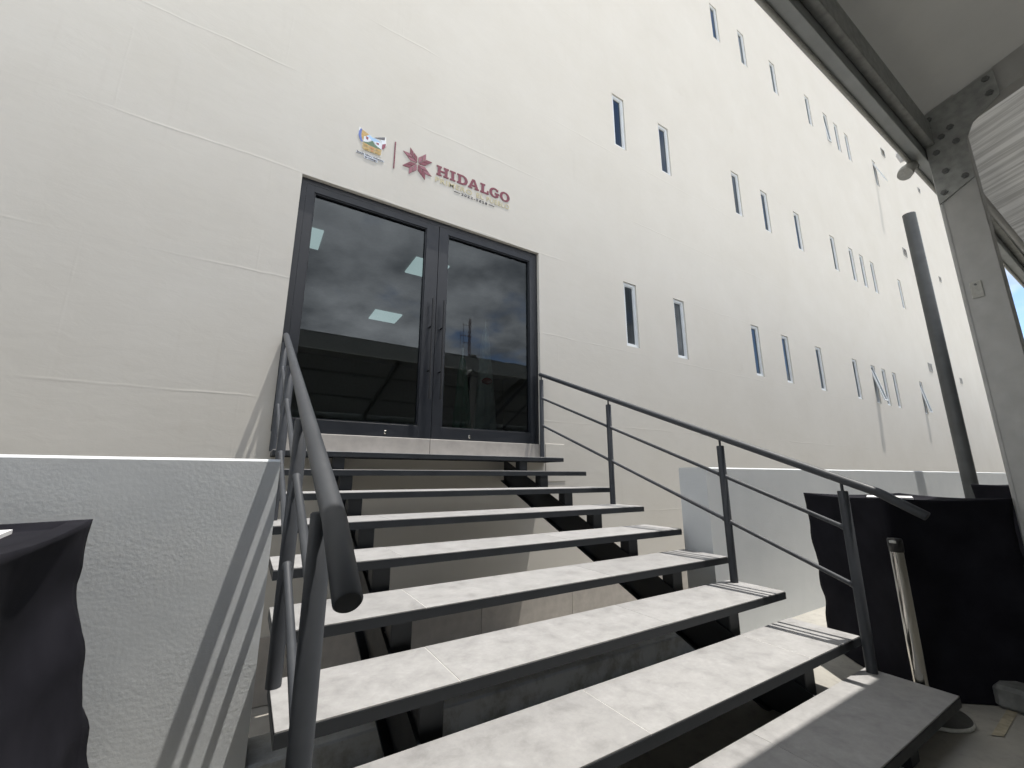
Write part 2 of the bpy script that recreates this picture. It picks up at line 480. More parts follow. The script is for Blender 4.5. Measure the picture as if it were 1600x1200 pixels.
# far end, roof and back
wm.add([(BX1, 0, -0.53), (BX1, 18, -0.53), (BX1, 18, BZ1), (BX1, 0, BZ1)], [(0, 1, 2, 3)])
wm.add([(BX0, 0, -0.53), (BX0, 18, -0.53), (BX0, 18, BZ1), (BX0, 0, BZ1)], [(3, 2, 1, 0)])
wm.add([(BX0, 0, BZ1), (BX1, 0, BZ1), (BX1, 18, BZ1), (BX0, 18, BZ1)], [(0, 1, 2, 3)])
wm.add([(BX0, 18, -0.53), (BX1, 18, -0.53), (BX1, 18, BZ1), (BX0, 18, BZ1)], [(3, 2, 1, 0)])
wm.build('wall', 'cream_plaster', bld, fix=False)

def ring(mb, x0, x1, z0, z1, w, ya, yb, wb=None):
    wb = wb or w
    mb.box(x0, x0 + w, ya, yb, z0, z1); mb.box(x1 - w, x1, ya, yb, z0, z1)
    mb.box(x0 + w, x1 - w, ya, yb, z1 - w, z1); mb.box(x0 + w, x1 - w, ya, yb, z0, z0 + wb)
# windows
def win_frame_mesh():
    m = MB(); ring(m, 0, WW, -WH, 0, 0.044, 0.024, 0.10)
    ring(m, 0.044, WW - 0.044, -WH + 0.044, -0.044, 0.014, 0.034, 0.09); return m
def sash_mesh():
    m = MB(); h = WH - 0.064; ring(m, 0, WW - 0.064, -h, 0, 0.022, -0.014, 0.014); return m
def shared(mb, name, mat):
    o = mb.build(name, mat, fix=(mat != 'window_glass')); me = o.data; bpy.data.objects.remove(o); return me
FR = shared(win_frame_mesh(), 'window_frame', 'white_frame')
SASHF = shared(sash_mesh(), 'sash_frame', 'white_frame')
pm = MB(); pm.add([(0.044, 0.048, -WH + 0.044), (WW - 0.044, 0.048, -WH + 0.044), (WW - 0.044, 0.048, -0.044), (0.044, 0.048, -0.044)], [(0, 1, 2, 3)])
PANE = shared(pm, 'pane', 'window_glass')
pm = MB(); hs = WH - 0.064
pm.add([(0.022, 0, -hs + 0.022), (WW - 0.086, 0, -hs + 0.022), (WW - 0.086, 0, -0.022), (0.022, 0, -0.022)], [(0, 1, 2, 3)])
SPANE = shared(pm, 'sash_pane', 'window_glass')
fm = MB(); ring(fm, 0, WW, -WH, 0, 0.032, 0.024, 0.10)
FR0 = shared(fm, 'window_frame_open', 'white_frame')
OPEN = {(0, 6): 11.5, (0, 9): 8.5, (2, 9): 17.0, (2, 6): 3.0}
def child(name, me, parent, loc, rot=None):
    o = bpy.data.objects.new(name, me); link(o, parent); o.location = loc
    if rot: o.rotation_euler = rot
    return o
for r, n, x, zt in wins:
    loc = Vector((x, 0, zt)) - bld.location
    if (r, n) in OPEN:
        w = child('window', FR0, bld, loc)
        s_ = child('sash', SASHF, w, (0.032, 0.045, -0.032), (-math.radians(OPEN[r, n]), 0, 0))
        p_ = child('pane', SPANE, w, (0.032, 0.045, -0.032), (-math.radians(OPEN[r, n]), 0, 0))
    else:
        w = child('window', FR, bld, loc)
        child('pane', PANE, w, (0, 0, 0), (math.radians(random.uniform(-0.25, 0.25)), 0, math.radians(random.uniform(-0.4, 0.4))))
# dark office rooms behind the slit windows (blinds)
# wall vents
def vent(x0, x1, z0, z1):
    m = MB(); ring(m, x0, x1, z0, z1, 0.03, -0.018, 0.0)
    n = max(3, int((z1 - z0) / 0.05))
    v = m.build('vent', 'vent_grey', bld, ((x0 + x1) / 2, 0, z0))
    for k in range(n):
        z = z0 + 0.03 + (z1 - z0 - 0.06) * (k + 0.5) / n
        sl = MB(); sl.add([(x0 + 0.03, -0.016, z - 0.016), (x1 - 0.03, -0.016, z - 0.016), (x1 - 0.03, -0.002, z + 0.016), (x0 + 0.03, -0.002, z + 0.016)], [(0, 1, 2, 3)])
        sl.build('slat', 'vent_grey', v)
for z0 in (4.64, 8.93, 13.13): vent(18.92, 19.26, z0, z0 + 0.30)
for x, z in ((22.6, 4.66), (23.05, 8.98), (23.05, 13.15)): vent(x - 0.12, x + 0.12, z - 0.02, z + 0.20)
# flush service cover beside the door
box('access_cover', 'cream_plaster', bld, 2.87, 3.17, -0.006, 0.004, 1.13, 1.58, 0.003)
# skirting tiles at the foot of the wall
for k in range(-6, 12):
    x0 = 3.218 + 1.2 * k
    box('tile', 'warm_tile', bld, x0 + 0.002, x0 + 1.198, -0.010, 0.004, -0.545, -0.058, 0.002)
# threshold tiles under the door
box('tile', 'warm_tile', bld, -0.035, 1.382, -0.012, 0.155, 1.385, 1.566, 0.003)
box('tile', 'warm_tile', bld, 1.386, 2.79, -0.012, 0.155, 1.385, 1.566, 0.003)
# room behind the door
rm = MB()
rx0, rx1, ry0, ry1, rz0, rz1 = -4.0, 7.0, 0.16, 8.0, 1.56, 4.43
def quad(mb, a, b, c_, d): mb.add([a, b, c_, d], [(0, 1, 2, 3)])
quad(rm, (rx0, ry0, rz0), (rx1, ry0, rz0), (rx1, ry1, rz0), (rx0, ry1, rz0))
quad(rm, (rx0, ry0, rz1), (rx0, ry1, rz1), (rx1, ry1, rz1), (rx1, ry0, rz1))
quad(rm, (rx0, ry1, rz0), (rx1, ry1, rz0), (rx1, ry1, rz1), (rx0, ry1, rz1))
quad(rm, (rx0, ry0, rz0), (rx0, ry1, rz0), (rx0, ry1, rz1), (rx0, ry0, rz1))
quad(rm, (rx1, ry0, rz0), (rx1, ry0, rz1), (rx1, ry1, rz1), (rx1, ry1, rz0))
quad(rm, (rx0, ry0, rz0), (rx0, ry0, rz1), (DX0, ry0, rz1), (DX0, ry0, rz0))
quad(rm, (DX1, ry0, rz0), (DX1, ry0, rz1), (rx1, ry0, rz1), (rx1, ry0, rz0))
rm.build('lobby_room', 'room_wall', bld, fix=False)

# double door
YF = 0.045
dm = MB()
dm.box(DX0 + 0.002, DX0 + 0.052, YF, YF + 0.09, DZ0 + 0.002, DZ1 - 0.002)
dm.box(DX1 - 0.052, DX1 - 0.002, YF, YF + 0.09, DZ0 + 0.002, DZ1 - 0.002)
dm.box(DX0 + 0.052, DX1 - 0.052, YF, YF + 0.09, DZ1 - 0.056, DZ1 - 0.002)
door = dm.build('door', 'black_aluminium', bld, ((DX0 + DX1) / 2, YF, DZ0))
door['label'] = 'dark framed double glass door'
def leaf(x0, x1, gx0, gx1, hx):
    m = MB(); z0, z1 = DZ0 + 0.006, DZ1 - 0.0572
    gz0, gz1 = 1.70, 3.995
    ya, yb = YF + 0.001, YF + 0.072
    m.box(x0, gx0, ya, yb, z0, z1, 0.001); m.box(gx1, x1, ya, yb, z0, z1, 0.001)
    m.box(gx0, gx1, ya, yb, gz1, z1, 0.001); m.box(gx0, gx1, ya, yb, z0, gz0, 0.001)
    # glazing bead
    for a, b, c_, d in ((gx0, gx0 + 0.012, gz0, gz1), (gx1 - 0.012, gx1, gz0, gz1), (gx0 + 0.012, gx1 - 0.012, gz0, gz0 + 0.012), (gx0 + 0.012, gx1 - 0.012, gz1 - 0.012, gz1)):
        m.box(a, b, ya + 0.012, yb - 0.012, c_, d)
    m.build('door_leaf', 'black_aluminium', door, ((x0 + x1) / 2, ya, z0))
    g = MB(); quad(g, (gx0 + 0.01, YF + 0.042, gz0 + 0.01), (gx1 - 0.01, YF + 0.042, gz0 + 0.01), (gx1 - 0.01, YF + 0.042, gz1 - 0.01), (gx0 + 0.01, YF + 0.042, gz1 - 0.01))
    g.build('pane', 'door_glass', door, ((gx0 + gx1) / 2, YF, gz0), fix=False)
    h = MB(); h.tube([(hx, -0.035, 1.985), (hx, -0.035, 3.115)], 0.0125, 14)
    for z in (2.30, 2.80): h.tube([(hx, -0.035, z), (hx, ya + 0.003, z)], 0.009, 10)
    h.build('handle', 'black_plastic', door, (hx, -0.03, 1.98))
leaf(DX0 + 0.0527, 1.4085, 0.068, 1.262, 1.345)
leaf(1.4145, DX1 - 0.0527, 1.527, 2.690, 1.474)
for bx in (0.93, 1.86): box('bolt', 'chrome', door, bx - 0.010, bx + 0.010, YF - 0.008, YF + 0.013, 1.60, 1.635, 0.003)

# ceiling lights of the lobby
for x, y, lb in ((0.05, 1.75, 'lit square ceiling panel by the left edge of the left door pane'),
                 (1.88, 1.75, 'lit square ceiling panel behind the meeting stiles of the door'),
                 (1.88, 4.15, 'lit square ceiling panel lowest in the left door pane, farthest inside'),
                 (0.02, 4.15, 'lit ceiling panel peeking past the left door frame')):
    q = MB().box(x - 0.27, x + 0.27, y - 0.27, y + 0.27, 4.40, 4.425).build('ceiling_light', 'led_panel', None, (x, y, 4.4))
    tag(q, lb, 'ceiling light', 'lobby ceiling panels')
# flags on stands in the lobby
def flag(x, y, zt, zb, w, label, spot):
    e_ = empty('flag_stand', (x, y, 1.56), label, 'flag', 'flags in the lobby')
    MB().tube([(x, y, 1.56), (x, y, zt + 0.12)], 0.014, 10).build('flagpole', 'chrome', e_)
    MB().lathe((x, y, 1.561), [(0.001, 0.0), (0.15, 0.0), (0.15, 0.03), (0.03, 0.06), (0.014, 0.09)]).build('stand', 'black_plastic', e_)
    m = MB(); n, k = 30, 14
    for j in range(k + 1):
        t_ = j / k; z = zt + (zb - zt) * t_; ww = 0.03 + (w - 0.03) * t_ ** 0.7
        for i in range(n):
            a = 2 * math.pi * i / n; rr = ww * (0.62 + 0.38 * math.cos(5 * a + 1.3 * t_))
            m.v.append((x + rr * math.cos(a), y + 0.6 * rr * math.sin(a), z))
    for j in range(k):
        for i in range(n):
            a, b = j * n + i, j * n + (i + 1) % n
            m.f.append((a, b, b + n, a + n)); m.sm.append(True)
    m.build('cloth', 'flag_cloth' if spot else 'flag_green', e_)
    if spot:
        MB().lathe((x - 0.01, y - 0.085, 2.56), [(0.001, -0.05), (0.07, -0.02), (0.085, 0.01), (0.05, 0.045), (0.001, 0.06)], 14).build('badge', 'flag_red', e_)
flag(2.69, 1.25, 3.42, 1.85, 0.20, 'white draped flag with a red badge inside the right door pane', True)
flag(2.36, 1.35, 2.95, 1.80, 0.17, 'dim green draped flag left of the white flag inside the door', False)

# ------------------------------------------------------------------ low walls
def low_wall(x0, x1, label):
    y0, y1, z0, z1, c_ = -2.08, -1.83, -0.53, 1.262, 0.010
    prof = [(y0, z0), (y0, z1 - c_), (y0 + c_, z1), (y1 - c_, z1), (y1, z1 - c_), (y1, z0)]
    m = MB(); n = len(prof); k = 10
    # long run in cross sections with a slightly wavering top edge
    secs = []
    N = max(8, int((x1 - x0) / 0.25))
    for i in range(N + 1):
        x = x0 + (x1 - x0) * i / N
        w1 = 0.0035 * noise.noise((x * 2.1, 0, 3)); w2 = 0.003 * noise.noise((x * 1.7, 4, 3))
        secs.append([(x, y + (w2 if i not in (0, N) else 0), z + (w1 if z > 1 else 0)) for y, z in prof])
    vs = [p for s_ in secs for p in s_]
    fs = [(i * n + a, i * n + (a + 1) % n, (i + 1) * n + (a + 1) % n, (i + 1) * n + a) for i in range(N) for a in range(n)]
    fs += [tuple(range(n)), tuple(range(N * n + n - 1, N * n - 1, -1))]
    m.add(vs, fs)
    tag(m.build('low_wall', 'grey_render', None, (x0, y0, z0)), label, 'wall', 'low grey walls beside the stairs')
low_wall(-9.0, -0.076, 'low grey rough rendered wall left of the stairs, rail shadows across it')
low_wall(2.921, 27.0, 'low grey rendered wall right of the stairs behind the black table')

# ------------------------------------------------------------------ staircase
RISE, RUN, DEP, TH = 0.155, 0.373, 0.371, 0.046
TX0, TX1 = -0.042, 2.853
def tz(i): return 1.395 - RISE * (i - 1)
def ty(i): return -(DEP + RUN * (i - 1))
st = empty('staircase', (1.4, -1.7, 0), 'open stair of dark steel with nine grey tiled treads leading to the door', 'staircase')
CUTS = [(0.555, 1.70), (0.555, 1.70), (0.555, 1.70), (0.59, 1.72), (0.555, 1.70), (0.555, 1.70), (0.55, 1.70), (1.115, 2.30), (0.55, 1.70)]
for i in range(1, 10):
    z, y = tz(i), ty(i)
    m = MB(); zt_ = z - 0.009
    m.box(TX0, TX1, y, y + 0.005, z - TH, zt_ + 0.002)                # front flange
    m.box(TX0, TX1, y + DEP - 0.005, y + DEP - 0.0005, z - TH, zt_ - 0.002)
    m.box(TX0, TX0 + 0.005, y + 0.005, y + DEP - 0.005, z - TH, zt_ - 0.001)
    m.box(TX1 - 0.005, TX1, y + 0.005, y + DEP - 0.005, z - TH, zt_ - 0.001)
    m.box(TX0 + 0.005, TX1 - 0.005, y + 0.005, y + DEP - 0.005, zt_ - 0.006, zt_ - 0.0005)
    for k in range(1, 5):
        xk = TX0 + (TX1 - TX0) * k / 5
        m.box(xk - 0.02, xk + 0.02, y + 0.005, y + DEP - 0.005, z - TH, zt_ - 0.006)
    tr = m.build('tread', 'charcoal_steel', st, (TX0, y, z - TH))
    # tiles with pale grout lines
    c1, c2 = CUTS[i - 1]
    edges = [TX0 + 0.001, c1, c2, TX1 - 0.001]
    for k in range(3):
        a, b = edges[k] + (0.0015 if k else 0), edges[k + 1] - (0.0015 if k < 2 else 0)
        jz = random.uniform(-0.0008, 0.0008)
        MB().box(a, b, y + 0.0015, y + DEP - 0.0015, zt_ + 0.0025, z + jz, 0.0012).build('tile', 'porcelain_tile', tr, (a, y, zt_))
    g = MB()
    for c_ in (c1, c2): g.box(c_ - 0.0014, c_ + 0.0014, y + 0.002, y + DEP - 0.002, zt_ + 0.0025, z - 0.0012)
    g.build('grout', 'grout', tr)
# stringers and the short posts that carry the treads
def ztop(y): return 1.042 + 0.4155 * (y + 0.934)
def zbot(y): return ztop(y) - 0.335
for x0, x1 in ((0.414, 0.508), (2.289, 2.385)):
    ya, dp = -0.012, 0.29
    yb_top = -0.934 + (0.004 - 1.042) / 0.4155
    yb_bot = -0.934 + (0.004 + dp - 1.042) / 0.4155
    dl = 0.05
    sm = MB().prism([(ya, ztop(ya) - dl), (ya, ztop(ya) - dp), (yb_bot, 0.004), (yb_top + dl / 0.4155, 0.004)], 'x', x0 - 0.014, x0 - 0.001)
    for o in (dp - 0.012,):     # flanges of the channel turned to the left
        ye = -0.934 + (0.004 + o + 0.012 - 1.042) / 0.4155
        sm.prism([(ya, ztop(ya) - o), (ya, ztop(ya) - o - 0.012), (ye, 0.004), (ye - 0.0289, 0.004)], 'x', x0 - 0.052, x0 - 0.0145)
    sm.build('stringer', 'charcoal_steel', st, (x0, -1.7, 0))
    for i in range(1, 10):
        y = ty(i) + 0.045
        zb = max(0.003, ztop(y) - dp + 0.03)
        MB().box(x0, x1, y, y + 0.09, zb, tz(i) - TH + 0.001, 0.004).build('support_post', 'charcoal_steel', st, (x0, y, zb))

# ------------------------------------------------------------------ railings
def railing(X, label):
    r_ = empty('railing', (X, -1.7, 0), label, 'railing', 'stair railings')
    hz = lambda y: 2.426 + 0.4185 * (y + 0.04)
    mz = lambda y: 2.133 + 0.4135 * (y + 0.033)
    lz = lambda y: 1.801 + 0.4055 * (y + 0.024)
    MB().tube([(X, -0.012, hz(-0.012)), (X, -3.195, hz(-3.195)), (X, -3.225, hz(-3.225) - 0.004), (X, -3.255, hz(-3.255) - 0.012), (X, -3.382, hz(-3.255) - 0.090), (X, -3.385, hz(-3.255) - 0.092)], [0.0245] * 5 + [0.0215], 28).build('handrail', 'charcoal_rail', r_)
    PY = [(-0.035, tz(1)), (-1.165, tz(4)), (-2.30, tz(7)), (-3.032, tz(9))]
    rad = [0.026, 0.026, 0.026, 0.0265]
    for (y, zb), rr in zip(PY, rad):
        top = hz(y) - 0.066
        p_ = MB().tube([(X, y, zb + 0.001), (X, y, top - 0.004), (X, y, top)], [rr, rr, rr - 0.004], 24)
        po = p_.build('post', 'charcoal_rail', r_, (X, y, zb))
        MB().tube([(X, y, top - 0.002), (X, y, hz(y) - 0.02)], 0.008, 12).build('connector', 'charcoal_rail', po)
    for fn, nm in ((mz, 'middle_rail'), (lz, 'lower_rail')):
        for k in range(3):
            ya, yb = PY[k][0] - rad[k] + 0.006, PY[k + 1][0] + rad[k + 1] - 0.006
            q = [ya, ya - 0.012, ya - 0.018, yb + 0.018, yb + 0.012, yb]
            MB().tube([(X, w_, fn(w_)) for w_ in q], [0.0175, 0.0165, 0.0135, 0.0135, 0.0165, 0.0175], 16).build(nm, 'charcoal_rail', r_)
railing(-0.030, 'dark tubular stair railing on the left, its handrail end nearest the camera')
railing(2.800, 'dark tubular stair railing on the right, running down towards the black table')

# ------------------------------------------------------------------ wall signs
def curve_mesh(name, loops, depth, mat, parent, loc, y):
    """2D outlines (x,z) with holes -> extruded mesh standing on the wall"""
    cu = bpy.data.curves.new(name, 'CURVE'); cu.dimensions = '2D'; cu.fill_mode = 'BOTH'; cu.extrude = depth / 2
    for lp in loops:
        s_ = cu.splines.new('POLY'); s_.points.add(len(lp) - 1); s_.use_cyclic_u = True
        for p_, (a, b) in zip(s_.points, lp): p_.co = (a, b, 0, 1)
    return curve_to_obj(cu, name, mat, parent, loc, y)
def curve_to_obj(cu, name, mat, parent, loc, y):
    tmp = bpy.data.objects.new('tmp', cu); COL.objects.link(tmp)
    bpy.context.view_layer.update()
    dg = bpy.context.evaluated_depsgraph_get()
    me = bpy.data.meshes.new_from_object(tmp.evaluated_get(dg))
    bpy.data.objects.remove(tmp); bpy.data.curves.remove(cu)
    me.name = name
    for v in me.vertices:
        a, b, c_ = v.co; v.co = (a, -c_, b)
    me.materials.clear(); me.materials.append(M[mat])
    o = bpy.data.objects.new(name, me); link(o, parent)
    o.location = Vector((loc[0], y, loc[1])) - (parent.location if parent else Vector((0, 0, 0)))
    return o
def text_obj(s_, name, size, mat, parent, x, z, y, width=None, depth=0.006, off=0.0, spacing=1.0):
    cu = bpy.data.curves.new(name, 'FONT'); cu.body = s_; cu.size = size; cu.extrude = depth / 2; cu.offset = off
    cu.space_character = spacing; cu.resolution_u = 3
    o = curve_to_obj(cu, name, mat, parent, (x, z), y)
    if width:
        xsv = [v.co.x for v in o.data.vertices]; k = width / (max(xsv) - min(xsv)); m0 = min(xsv)
        for v in o.data.vertices: v.co.x = (v.co.x - m0) * k
    zsv = [v.co.z for v in o.data.vertices]
    return o
def ell(cx, cz, rx, rz, n=36, a0=0, a1=360):
    full = (a1 - a0) >= 360
    return [(cx + rx * math.cos(math.radians(a0 + (a1 - a0) * k / (n if full else n - 1))), cz + rz * math.sin(math.radians(a0 + (a1 - a0) * k / (n if full else n - 1)))) for k in range(n)]
# main lettering
sg = empty('wall_lettering', (1.84, 0, 4.55), 'raised maroon and gold lettering reading HIDALGO above the door', 'sign')
CAPH = 0.134; ZB = 4.706
def slab_I(w, sw, sh=0.16):
    c0, c1 = (w - sw) / 2, (w + sw) / 2
    return [(0, 0), (w, 0), (w, sh), (c1, sh), (c1, 1 - sh), (w, 1 - sh), (w, 1), (0, 1), (0, 1 - sh), (c0, 1 - sh), (c0, sh), (0, sh)]
letters = []
sw, sh = 0.27, 0.165
Wd = 1.17   # H
H = [(0, 0), (0.50, 0), (0.50, sh), (0.385, sh), (0.385, 0.41), (Wd - 0.385, 0.41), (Wd - 0.385, sh), (Wd - 0.50, sh), (Wd - 0.50, 0), (Wd, 0), (Wd, sh), (Wd - 0.115, sh), (Wd - 0.115, 1 - sh), (Wd, 1 - sh), (Wd, 1), (Wd - 0.50, 1), (Wd - 0.50, 1 - sh), (Wd - 0.385, 1 - sh), (Wd - 0.385, 0.58), (0.385, 0.58), (0.385, 1 - sh), (0.50, 1 - sh), (0.50, 1), (0, 1), (0, 1 - sh), (0.115, 1 - sh), (0.115, sh), (0, sh)]
letters.append(('H', [H], 1.324, 1.481))
letters.append(('I', [slab_I(0.56, 0.28)], 1.497, 1.571))
D = [(0, 0), (0.52, 0)] + [(0.52 + 0.55 * math.sin(math.radians(a)), 0.5 - 0.5 * math.cos(math.radians(a))) for a in range(10, 180, 10)] + [(0.52, 1), (0, 1), (0, 1 - sh), (0.125, 1 - sh), (0.125, sh), (0, sh)]
Dh = [(0.40, sh), (0.40, 1 - sh), (0.50, 1 - sh)] + [(0.50 + 0.27 * math.sin(math.radians(a)), 0.5 + (0.5 - sh) * math.cos(math.radians(a))) for a in range(10, 180, 10)] + [(0.50, sh)]
letters.append(('D', [D, Dh], 1.591, 1.737))
A = [(0, 0), (0.44, 0), (0.44, sh), (0.345, sh), (0.39, 0.27), (0.78, 0.27), (0.825, sh), (0.72, sh), (0.72, 0), (1.17, 0), (1.17, sh), (1.10, sh), (0.73, 1.02), (0.44, 1.02), (0.07, sh), (0, sh)]
Ah = [(0.445, 0.42), (0.585, 0.80), (0.725, 0.42)]
letters.append(('A', [A, Ah], 1.742, 1.893))
L = [(0, 0), (0.89, 0), (0.89, 0.40), (0.74, 0.40), (0.70, sh), (0.40, sh), (0.40, 1 - sh), (0.52, 1 - sh), (0.52, 1), (0, 1), (0, 1 - sh), (0.125, 1 - sh), (0.125, sh), (0, sh)]
letters.append(('L', [L], 1.913, 2.033))
Go = [(0.53 + 0.53 * math.cos(math.radians(a)), 0.5 + 0.525 * math.sin(math.radians(a))) for a in range(48, 318, 9)]
G = [(0.93, 0.70), (0.93, 0.96), (0.85, 0.93)] + Go + [(0.92, 0.10), (0.94, 0.13), (0.94, 0.36), (1.03, 0.36), (1.03, 0.52), (0.56, 0.52), (0.56, 0.36), (0.67, 0.36), (0.67, 0.185)] + [(0.55 + 0.27 * math.cos(math.radians(a)), 0.5 + 0.36 * math.sin(math.radians(a))) for a in range(280, 50, -10)] + [(0.74, 0.70)]
letters.append(('G', [G], 2.045, 2.190))
O = ell(0.55, 0.5, 0.55, 0.53); Oh = ell(0.55, 0.5, 0.27, 0.36)
letters.append(('O', [O, Oh], 2.200, 2.350))
for ch, lps, xa, xb in letters:
    mx = max(p_[0] for p_ in lps[0]); k = (xb - xa) / mx
    sc = [[(a * k, b * CAPH) for a, b in lp] for lp in lps]
    curve_mesh('letter', sc, 0.004, 'maroon', sg, (xa, ZB), -0.004)
# measured word spans along the line
for wd, xa, xb in (('PRIMERO', 1.314, 1.800), ('EL', 1.862, 1.965), ('PUEBLO', 2.006, 2.342)):
    text_obj(wd, 'gold_word', 0.092, 'gold_letter', sg, xa, 4.610, -0.003, xb - xa, 0.003, 0.0007, 1.1)
text_obj('2022-2028', 'year_line', 0.043, 'ink', sg, 1.655, 4.556, -0.003, 0.36, 0.003, 0.0006, 1.35)
box('dash', 'ink', sg, 1.556, 1.638, -0.0045, -0.0015, 4.569, 4.576)
box('dash', 'ink', sg, 2.038, 2.118, -0.0045, -0.0015, 4.569, 4.576)
# star of eight striped petals
sr = empty('star_sign', (1.09, 0, 4.749), 'maroon eight petal star sign left of the wall lettering', 'sign')
cxs, czs = 1.090, 4.749
for sx_ in (1, -1):
    for sz_ in (1, -1):
        for kind in (0, 1):
            pale = (kind == 0) == (sx_ * sz_ > 0)
            o = Vector((0.0075, 0.0125)) if kind == 0 else Vector((0.0125, 0.0075))
            pa = Vector((0, 0.074)) if kind == 0 else Vector((0.074, 0))
            pb = Vector((0.0885, 0.0885))
            cuts = [(0.0, 0.43), (0.475, 0.515), (0.56, 1.0)] if pale else [(0.0, 0.50), (0.55, 1.0)]
            for u, w_ in cuts:
                q = [o + pb * u, o + pb * w_, o + pb * w_ + pa, o + pb * u + pa]
                MB().prism([(cxs + sx_ * p_.x, czs + sz_ * p_.y) for p_ in q], 'y', -0.006, -0.001).build('petal', 'maroon_pale' if pale else 'maroon', sr)
# divider bar
tag(box('divider_bar', 'maroon', None, 0.8145, 0.8275, -0.006, -0.001, 4.572, 4.918), 'thin upright maroon bar between emblem and star on the wall', 'sign')
# coat of arms
em = empty('emblem_sign', (0.57, 0, 4.55), 'small coloured coat of arms emblem with ribbon above the left door leaf', 'sign')
def pl(name, mat, pts, d):
    MB().prism(pts, 'y', -0.003 - d * 0.7, -0.0015 - d * 0.7 + 0.001).build(name, mat, em)
pl('backing', 'sign_edge', [(0.424, 4.925), (0.571, 4.851), (0.714, 4.929), (0.722, 4.82), (0.684, 4.745), (0.675, 4.652), (0.463, 4.652), (0.465, 4.745), (0.414, 4.82)], 0.0)
pl('blue_arc', 'emblem_blue', [(0.440, 4.912), (0.424, 4.87), (0.420, 4.82), (0.436, 4.775), (0.465, 4.745), (0.470, 4.76), (0.452, 4.80), (0.448, 4.84), (0.455, 4.903)], 0.003)
pl('gold_field', 'emblem_gold', [(0.456, 4.902), (0.450, 4.84), (0.455, 4.80), (0.472, 4.76), (0.51, 4.80), (0.535, 4.868)], 0.003)
pl('sky_left', 'emblem_sky', [(0.536, 4.867), (0.571, 4.849), (0.571, 4.806), (0.52, 4.815), (0.505, 4.845)], 0.005)
pl('flag_left', 'emblem_white', [(0.478, 4.825), (0.520, 4.842), (0.560, 4.808), (0.530, 4.775), (0.500, 4.762), (0.474, 4.756)], 0.006)
pl('flag_mark_left', 'emblem_red', [(0.497, 4.832), (0.527, 4.828), (0.520, 4.795), (0.503, 4.802)], 0.008)
pl('sky_right', 'emblem_sky', [(0.571, 4.848), (0.600, 4.852), (0.655, 4.832), (0.640, 4.80), (0.571, 4.806)], 0.005)
pl('flag_right', 'emblem_white', [(0.585, 4.806), (0.640, 4.822), (0.672, 4.815), (0.672, 4.742), (0.622, 4.752)], 0.006)
pl('flag_mark_right', 'emblem_red', [(0.610, 4.803), (0.640, 4.808), (0.640, 4.785), (0.618, 4.786)], 0.008)
pl('dark_band', 'emblem_grey', [(0.585, 4.857), (0.702, 4.919), (0.700, 4.880), (0.650, 4.866)], 0.005)
pl('red_band', 'emblem_red', [(0.678, 4.812), (0.716, 4.838), (0.712, 4.795), (0.690, 4.755), (0.676, 4.75)], 0.005)
pl('pale_band', 'emblem_white', [(0.660, 4.862), (0.703, 4.878), (0.714, 4.838), (0.676, 4.812)], 0.004)
pl('hill', 'emblem_green', [(0.474, 4.753), (0.53, 4.768), (0.571, 4.806), (0.600, 4.770), (0.672, 4.740), (0.60, 4.735), (0.53, 4.738)], 0.007)
pl('base', 'emblem_tan', [(0.468, 4.748), (0.676, 4.738), (0.672, 4.672), (0.655, 4.657), (0.485, 4.657), (0.470, 4.672)], 0.006)
for bx, bz, bw in ((0.49, 4.715, 0.035), (0.545, 4.705, 0.05), (0.615, 4.71, 0.04), (0.50, 4.675, 0.04), (0.56, 4.67, 0.03), (0.61, 4.672, 0.045)):
    pl('base_block', 'emblem_orange' if 0.53 < bx < 0.6 else 'emblem_gold', [(bx, bz), (bx + bw, bz), (bx + bw, bz + 0.018), (bx, bz + 0.018)], 0.009)
pl('ribbon', 'emblem_white', [(0.415, 4.618), (0.71, 4.618), (0.71, 4.594), (0.64, 4.594), (0.64, 4.560), (0.498, 4.560), (0.498, 4.594), (0.415, 4.594)], 0.002)
text_obj('Estado Libre y Soberano', 'ribbon_text', 0.024, 'ink', em, 0.420, 4.600, -0.0062, 0.284, 0.002, 0.0006)
text_obj('de Hidalgo', 'ribbon_text', 0.024, 'ink', em, 0.505, 4.569, -0.0062, 0.128, 0.002, 0.0006)

# ------------------------------------------------------------------ marquee
mq = empty('marquee', (3.7, -3.6, 0), 'grey aluminium framed marquee roof with bolted column at right', 'marquee')
EY = -3.465; EZ = 3.385
MX0, MX1 = -16.4, 33.6
RY, RZ0 = -8.6, 3.72
slope = 0.29
def roofz(y): return RZ0 + slope * (min(-y, 2 * 8.6 + y) - 3.55)
# eave: outer fascia strip, gutter box and inner beam
m = MB()
m.prism([(EY, EZ), (EY - 0.012, EZ), (EY - 0.072, 3.69), (EY - 0.060, 3.70)], 'x', MX0, MX1)
m.build('fascia', 'eave_metal', mq)
m = MB(); m.box(MX0, MX1, -3.546, -3.4785, EZ + 0.004, 3.40, 0.002); m.box(MX0, MX1, -3.546, -3.515, 3.402, 3.62, 0.002); m.build('eave_beam', 'eave_metal', mq)
m = MB(); m.box(MX0, MX1, -3.602, -3.5475, 3.47, 3.66, 0.004); m.build('gutter', 'galvanised', mq)
m = MB(); m.tube([(MX0, EY - 0.008, EZ - 0.004), (MX1, EY - 0.008, EZ - 0.004)], 0.013, 10); m.build('fascia_hem', 'plate_white', mq)
